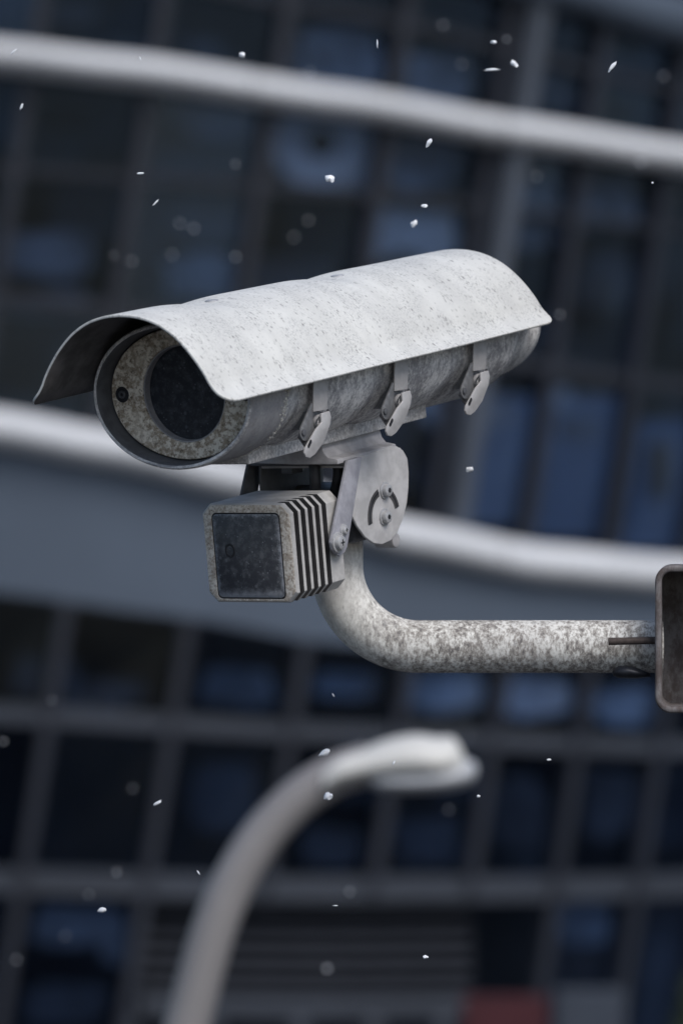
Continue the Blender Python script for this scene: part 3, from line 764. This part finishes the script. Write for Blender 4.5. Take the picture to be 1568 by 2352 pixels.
def slot_arc(a0, a1, w, x):
    out = []
    for s_, rng_ in ((1, range(0, 13)), (-1, range(12, -1, -1))):
        for k in rng_:
            a = R(a0 + (a1 - a0) * k / 12); r_ = slr * .98 + s_ * w
            out.append(Vector((x, pc.y + math.sin(a) * r_, pc.z + math.cos(a) * r_)))
    return out
for a0, a1 in ((-98, -14), (18, 78)):
    link('slot', finish(plate(slot_arc(a0, a1, .0034, XC + .00012), NX, .0003, 0), 'slot'), M['slot'], cheek)
    link('slot_lip', finish(plate(slot_arc(a0, a1, .0010, XC + .0004), NX, .0002, 0), 'slot_lip'), M['black'], cheek)
    link('slot', finish(plate(slot_arc(a0, a1, .0034, XC - .0042), NX, .0003, 0), 'slot'), M['slot'], ch2)
for p in (pc, pu):
    bm = cyl(Vector((XC, p.y, p.z)), NX, .0078, .0016, 24, .0004)
    cyl(Vector((XC + .0016, p.y, p.z)), NX, .0058, .0042, 24, .0018, bm)
    so = link('screw', finish(bm, 'screw', 35), M['screw'], cheek)
    link('socket', finish(cyl(Vector((XC + .0057, p.y, p.z)), NX, .0024, .0003, 6), 'socket'), M['black'], so)
link('top_plate', finish(box_bm((-XC + .002, ckp[0].y, -.0905), (XC - .002, ckp[4].y, -.0855), .001), 'top_plate'), M['bracket'], cctv)
# pivot block round the pipe head and cross bolts
pz = pc.z
pipe_top = MW.inverted() @ P(773, 1140, 5)
link('pivot_block', finish(box_bm((-.034, pc.y - .030, pc.z - .020), (.034, pc.y + .028, pc.z + .028), .005, 3), 'pivot_block', 30), M['darksteel'], cctv)
for yy, zz in ((pc.y, pc.z), (pu.y, pu.z)):
    link('cross_bolt', finish(cyl(Vector((-XC, yy, zz)), NX, .005, 2 * XC - .002, 16), 'cross_bolt', 30), M['darksteel'], cctv)
lug = on(0, XC - .02, 900, 1240)
link('lug', finish(cyl(Vector((.012, lug.y, lug.z)), NX, .007, .020, 20, .002), 'lug', 30), M['bracket'], cctv)
for dz in (.0, .008):
    c = on(0, .020, 815, 1222)
    link('clamp_strip', finish(box_bm((-.03, c.y - .012, c.z - .003 + dz * 1.2), (.036, c.y + .03, c.z + .001 + dz * 1.2), .0008), 'clamp_strip'), M['darksteel'], cctv)

# ------------------------------------------------------------------ infrared lamp on its own yoke
YI = .101
ir = empty('infrared_lamp'); 
fc = [on(1, YI, *p) for p in ((467, 1180), (483, 1160), (645, 1157), (665, 1175), (683, 1367), (670, 1381), (497, 1383), (480, 1365))]
cx = (min(p.x for p in fc) + max(p.x for p in fc)) / 2; cz = (min(p.z for p in fc) + max(p.z for p in fc)) / 2
hw = (max(p.x for p in fc) - min(p.x for p in fc)) / 2; hh = (max(p.z for p in fc) - min(p.z for p in fc)) / 2
ir.matrix_world = MW @ Matrix.Translation((cx, YI, cz))
OFF = Vector((cx, YI, cz))
def LI(axis, val, px, py): return on(axis, val + OFF[axis], px, py) - OFF
tag(ir, 'square grey infrared lamp with cooling fins hanging below the camera', 'lamp')
CH = .0085
def octa(y, w, h, c, l=None, cl=None):
    l = l or w; cl = cl or c
    return [Vector(p) for p in ((w, y, h - c), (w - c, y, h), (-l + cl, y, h), (-l, y, h - cl), (-l, y, -h + cl), (-l + cl, y, -h), (w - c, y, -h), (w, y, -h + c))]
DEP = .0795
def slot_y(px): return LI(0, hw, px, 1270).y
secs = [octa(0.0, hw - .0012, hh - .0012, CH), octa(.0014, hw, hh, CH), octa(.0045, hw, hh, CH)]
sl = [.0050 + .0112 * i for i in range(5)]
for y in sl:
    secs += [octa(y, hw, hh, CH), octa(y + .0001, hw - .013, hh, CH * .5, hw, CH), octa(y + .0068, hw - .013, hh, CH * .5, hw, CH), octa(y + .0069, hw, hh, CH)]
secs += [octa(DEP - .002, hw, hh, CH), octa(DEP, hw - .002, hh - .002, CH)]
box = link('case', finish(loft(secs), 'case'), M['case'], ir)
box.data.materials.append(M['slot'])          # slot faces painted dark to stand for the shade between the fins
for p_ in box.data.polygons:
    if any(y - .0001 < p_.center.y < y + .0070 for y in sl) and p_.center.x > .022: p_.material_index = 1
bz = box.modifiers.new('edge', 'BEVEL'); bz.width = .0006; bz.segments = 2; bz.limit_method = 'ANGLE'; bz.angle_limit = R(25); bz.use_clamp_overlap = True
pcn = [LI(1, 0, *p) for p in ((490, 1182), (640, 1180), (655, 1371), (504, 1373))]
px_ = sum(p.x for p in pcn) / 4; pz_ = sum(p.z for p in pcn) / 4
pw = (pcn[1].x - pcn[0].x + pcn[2].x - pcn[3].x) / 4; ph = (pcn[0].z - pcn[3].z + pcn[1].z - pcn[2].z) / 4
def rr3(w, h, r_, y, cx_=0, cz_=0): return [Vector((cx_ + x, y, cz_ + z)) for x, z in rrect(0, 0, w, h, r_, 5)]
# front bezel: frame with a rectangular opening, a dark gap and the window
def octn(w, h, c, y):        # octagon resampled to 28 points to match the opening
    o8 = octa(y, w, h, c); order = [o8[0], o8[1], o8[2], o8[3], o8[4], o8[5], o8[6], o8[7]]; out = []
    for a, b in ((order[0], order[1]), (order[2], order[3]), (order[4], order[5]), (order[6], order[7])):
        for k in range(6): out.append(a.lerp(b, k / 5))
    return out
def win(w, h, r_, y): return rr3(w, h, r_, y, px_, pz_)
bz_r = [octn(hw - .0010, hh - .0010, CH, .0008), octn(hw - .0014, hh - .0014, CH, -.0002), octn(hw - .0022, hh - .0022, CH, -.0006), win(pw + .0014, ph + .0014, .0050, -.0006), win(pw + .0012, ph + .0012, .0048, .0004)]
# rrect runs round from +x+z counter-clockwise like octn, so rings line up
link('bezel', finish(loft(bz_r, cap0=False, cap1=False), 'bezel', 30), M['bezel'], ir)['label'] = 'lichen speckled front frame'
link('window_gap', finish(loft([win(pw + .0020, ph + .0020, .005, -.0003), win(pw - .002, ph - .002, .004, -.0003)], cap0=False, cap1=False), 'window_gap'), M['black'], ir)
wp = link('window_panel', finish(loft([[p - Vector((px_, 0, pz_)) for p in win(pw, ph, .0042, -.0004)], [p - Vector((px_, 0, pz_)) for p in win(pw, ph, .0042, -.0008)], [p - Vector((px_, 0, pz_)) for p in win(pw - .0006, ph - .0006, .0038, -.0012)]], cap0=False), 'window_panel', 40), M['panel'], ir)
wp.location = (px_, 0, pz_); wp['label'] = 'dark dusty square lamp window with dirt along its lower edge'
bm = bmesh.new()              # the dried ring-shaped mark on the window
pm = LI(1, 0, 530, 1264); rgs = []
for r_, d_ in ((.0066, -.0012), (.0062, -.0016), (.0046, -.0016), (.0042, -.0012)):
    rgs.append([Vector((pm.x + math.cos(R(a)) * r_ * .8 * (1 + .14 * noise.noise(Vector((math.cos(R(a)) * 2, math.sin(R(a)) * 2, 3)))), d_, pm.z + math.sin(R(a)) * r_ * (1 + .14 * noise.noise(Vector((math.cos(R(a)) * 2, math.sin(R(a)) * 2, 7))))) ) for a in range(0, 360, 20)])
link('sensor_ring', finish(loft(rgs, cap0=False, cap1=False), 'sensor_ring', 40), M['black'], ir)
# yoke: inverted U of strip steel
XA = XC + .0012 - cx
ro = [(792, 1058), (826, 1058), (805, 1175), (791, 1256), (786, 1268), (775, 1278), (764, 1271), (758, 1262), (754, 1246), (757, 1228)]
ra = [LI(0, XA, *p) for p in ro]
ytop0, ytop1, ztop = ra[0].y, ra[1].y, max(ra[0].z, ra[1].z)
ra[0].z = ra[1].z = ztop
yoke = link('yoke', finish(plate(ra, NX, .0030, .0007), 'yoke', 30), M['yoke'], ir)
lft = [Vector((-p.x - .0030, p.y, p.z)) for p in ra]
link('yoke_arm', finish(plate(lft, NX, .0030, .0007), 'yoke_arm', 30), M['inner'], yoke)
link('yoke_bridge', finish(box_bm((-XA - .0032, min(ytop0, ytop1) + .0004, ztop - .0048), (XA + .0004, max(ytop0, ytop1) - .0008, ztop - .0003), .0014, 3), 'yoke_bridge', 30), M['inner'], yoke)
def screw(p, r_, par, cross=True):
    bm = cyl(p, NX, r_ * 1.35, .0014, 24, .0004); cyl(p + NX * .0014, NX, r_, r_ * .62, 24, r_ * .42, bm)
    so = link('screw', finish(bm, 'screw', 40), M['screw'], par)
    if cross:
        x = p.x + .0014 + r_ * .62 - .0001
        bm = box_bm((x, p.y - r_ * .42, p.z - r_ * .1), (x + .0003, p.y + r_ * .42, p.z + r_ * .1)); box_bm((x, p.y - r_ * .1, p.z - r_ * .42), (x + .00035, p.y + r_ * .1, p.z + r_ * .42), 0, 2, bm)
        link('screw_cross', finish(bm, 'screw_cross'), M['black'], so)
screw(LI(0, XA + .003, 775, 1246), .0068, yoke); screw(LI(0, XA + .003, 788, 1217), .0040, yoke)
pv_ = LI(0, XA, 775, 1246)
for s_ in (-1, 1):
    link('pivot', finish(cyl(Vector((s_ * (hw - .001), pv_.y, pv_.z)), Vector((s_, 0, 0)), .0055, XA - hw + .0015, 20), 'pivot', 30), M['darksteel'], ir)
hz = LI(2, hh, 650, 1142)
# cables behind the lamp
for k, (xa, ya_, xb, yb_, rr_) in enumerate(((.016, .080, .010, .094, .0052), (.030, .095, .020, .100, .0046), (.040, .100, .034, .085, .0055))):
    pth = smooth_path([Vector((xa, ya_ + .01, ztop + .002)), Vector((xa + .002, ya_ + .006, ztop - .018)), Vector((xb, yb_, ztop - .045)), Vector((xb * .6, DEP + .010, 0.012)), Vector((xb * .4, DEP - .002, -.004))], 8)
    link('cable', finish(tube(pth, rr_, 14), 'cable', 60), M['black'], ir)
link('yoke_bolt', finish(cyl(Vector((-.016, (ytop0 + ytop1) / 2 + .004, ztop - .0045)), Vector((0, 0, -1)), .011, .008, 6, .001), 'yoke_bolt', 30), M['darksteel'], yoke)
link('spacer', finish(box_bm((-.030, min(ytop0, ytop1) + .004, ztop), (.030, max(ytop0, ytop1) - .002, max(ztop + .002, -.0852 - cz)), .0006), 'spacer'), M['bracket'], yoke)

# ------------------------------------------------------------------ falling snow, flake by flake
def flake_mesh(seed, lx, lz):
    rf = random.Random(seed); bm = bmesh.new(); bmesh.ops.create_icosphere(bm, subdivisions=2, radius=1)
    for v in bm.verts:
        k = 1 + .55 * noise.noise(v.co * 1.5 + Vector((seed * 3.7, 0, 0))) + .35 * noise.noise(v.co * 4 + Vector((0, seed * 2.3, 0)))
        v.co = Vector((v.co.x * lx * k, v.co.y * min(lx, lz) * k, v.co.z * lz * k))
    return finish(bm, 'snowflake', 60)
SHARP = [  # photo x, y, half length, half width (pixels), tilt in degrees, distance, label
    (557, 126, 9, 8, 0, 5.25, 'round white snowflake above the top white ledge, left of centre'),
    (866, 100, 11, 2.2, 90, 4.9, 'thin upright snowflake streak near the top centre'),
    (1405, 153, 15, 5, 52, 5.0, 'slanting white snowflake streak near the top right'),
    (985, 328, 14, 7, 58, 4.95, 'slanting white snowflake just under the top ledge'),
    (757, 410, 14, 12, -35, 5.08, 'largest bright white snowflake above the camera hood'),
    (323, 398, 10, 3, 0, 4.85, 'short level snowflake streak at upper left'),
    (358, 465, 12, 2, 45, 4.85, 'thin slanting snowflake left of centre above the hood'),
    (974, 473, 9, 6, 0, 5.05, 'small oval snowflake above the rear of the hood'),
    (950, 514, 13, 8, 50, 5.25, 'soft oval snowflake closest above the hood'),
    (745, 1730, 15, 9, 22, 5.06, 'bright oval snowflake above the lamp neck'),
    (753, 1829, 13, 11, 30, 5.08, 'bright round snowflake in front of the lamp neck'),
    (904, 1752, 8, 2.5, 65, 4.85, 'thin snowflake in front of the lamp head'),
    (235, 2090, 12, 8, 10, 5.05, 'bright snowflake at lower left beside the lamp pole'),
    (977, 2198, 8, 5, 5, 4.95, 'small bright snowflake in front of the shutter'),
    (770, 2080, 7, 1.8, 0, 4.9, 'tiny level snowflake streak above the shutter'),
    (361, 1845, 13, 4.5, 30, 5.0, 'slanting snowflake left of the lamp neck'),
    (456, 2004, 7, 2, -55, 4.85, 'tiny slanting snowflake left of the lamp pole'),
    (1259, 1745, 7, 3, 0, 4.95, 'small level snowflake right of the lamp head'),
    (1098, 1829, 5, 4, 0, 4.95, 'tiny round snowflake below right of the lamp head'),
    (765, 1596, 6, 1.6, -60, 4.85, 'tiny slanting snowflake below the pipe elbow'),
    (1078, 1078, 11, 8, 15, 5.12, 'soft snowflake right of the tilt head'),
    (50, 245, 11, 3.5, 65, 5.12, 'slanting snowflake under the top ledge at the left edge'),
    (1130, 160, 22, 4, 2, 5.22, 'long level snowflake streak at the top right'),
    (1180, 146, 12, 8, -40, 5.28, 'soft snowflake right of the long level streak'),
    (1133, 97, 9, 6, -10, 5.22, 'soft oval snowflake above the long level streak'),
    (32, 119, 10, 2.5, 45, 5.12, 'faint slanting snowflake on the ledge at the left edge'),
    (1497, 420, 3, 3, 0, 4.95, 'tiny dot of a snowflake near the right edge'),
    (322, 134, 6, 1.8, -70, 4.95, 'tiny slanting snowflake at the upper edge of the top ledge'),
]
for i, (x, y, a, b, rot, Y, lab) in enumerate(SHARP):
    k = T * Y; o = link('snowflake', flake_mesh(i, a * k * .80, b * k * .76), M['snow']); o.location = P(x, y, Y); o.rotation_euler = (0, -R(rot), 0)
    tag(o, lab, 'snowflake', 'falling snowflakes')
FAINT = [  # far out of focus: x, y, half size, distance, label
    (751, 2225, 9, 6.3, 'largest soft snowflake disc, in front of the shutter'),
    (8, 1703, 7, 6.0, 'soft snowflake disc at the left edge under the upper transom'),
    (268, 2003, 6, 6.1, 'faint snowflake disc on the lower transom left of the lamp pole'),
    (205, 2055, 5, 6.3, 'faint snowflake disc just above the bright lower left snowflake'),
    (150, 2150, 5, 6.5, 'faint snowflake disc below left of the bright lower left snowflake'),
    (38, 2205, 6, 6.5, 'lowest faint snowflake disc near the left edge'),
    (305, 1811, 5, 6.3, 'faint snowflake disc above the slanting snowflake left of the lamp neck'),
    (120, 1608, 5, 6.1, 'faint snowflake disc above the upper transom at lower left'),
    (803, 2048, 6, 6.2, 'faint snowflake disc on the transom above the shutter'),
    (1030, 1860, 5, 6.5, 'faint snowflake disc below the lamp head'),
    (413, 513, 6, 6.5, 'left faint snowflake disc of the close pair above the hood front'),
    (446, 525, 7, 6.5, 'right faint snowflake disc of the close pair above the hood front'),
    (541, 590, 7, 6.4, 'faint snowflake disc nearest above the front hood bolt'),
    (675, 545, 6, 6.7, 'lower left faint snowflake disc of two above the hood middle'),
    (708, 506, 7, 6.5, 'upper right faint snowflake disc of two above the hood middle'),
    (541, 377, 6, 6.1, 'faint snowflake disc high above the front hood bolt'),
    (395, 585, 6, 6.7, 'faint snowflake disc right below the close pair above the hood front'),
    (262, 587, 5, 6.1, 'leftmost faint snowflake disc above the hood front'),
    (303, 600, 6, 6.5, 'second faint snowflake disc from left above the hood front'),
    (712, 165, 6, 6.5, 'faint snowflake disc at the upper rim of the top ledge'),
    (1060, 147, 6, 6.5, 'faint snowflake disc left of the long level streak'),
    (1017, 57, 6, 6.5, 'highest faint snowflake disc near the top edge'),
    (1523, 175, 6, 6.5, 'faint snowflake disc above the top ledge at the right edge'),
    (1163, 90, 6, 5.8, 'faint snowflake disc above the right end of the level streak'),
    (1232, 405, 6, 6.5, 'faint snowflake disc under the top ledge beside the pale pilaster'),
    (1470, 375, 8, 6.5, 'faint snowflake disc under the top ledge near the right edge'),
    (1285, 723, 6, 6.1, 'faint snowflake disc beside the rear corner of the hood'),
]
for i, (x, y, a, Y, lab) in enumerate(FAINT):
    Y = 4.9 + (Y - 4.9) * 2.9; k = T * Y; s_ = a * k * .50; o = link('snowflake', flake_mesh(50 + i, s_, s_ * .9), M['snow']); o.location = P(x, y, Y)
    tag(o, lab, 'snowflake', 'falling snowflakes')
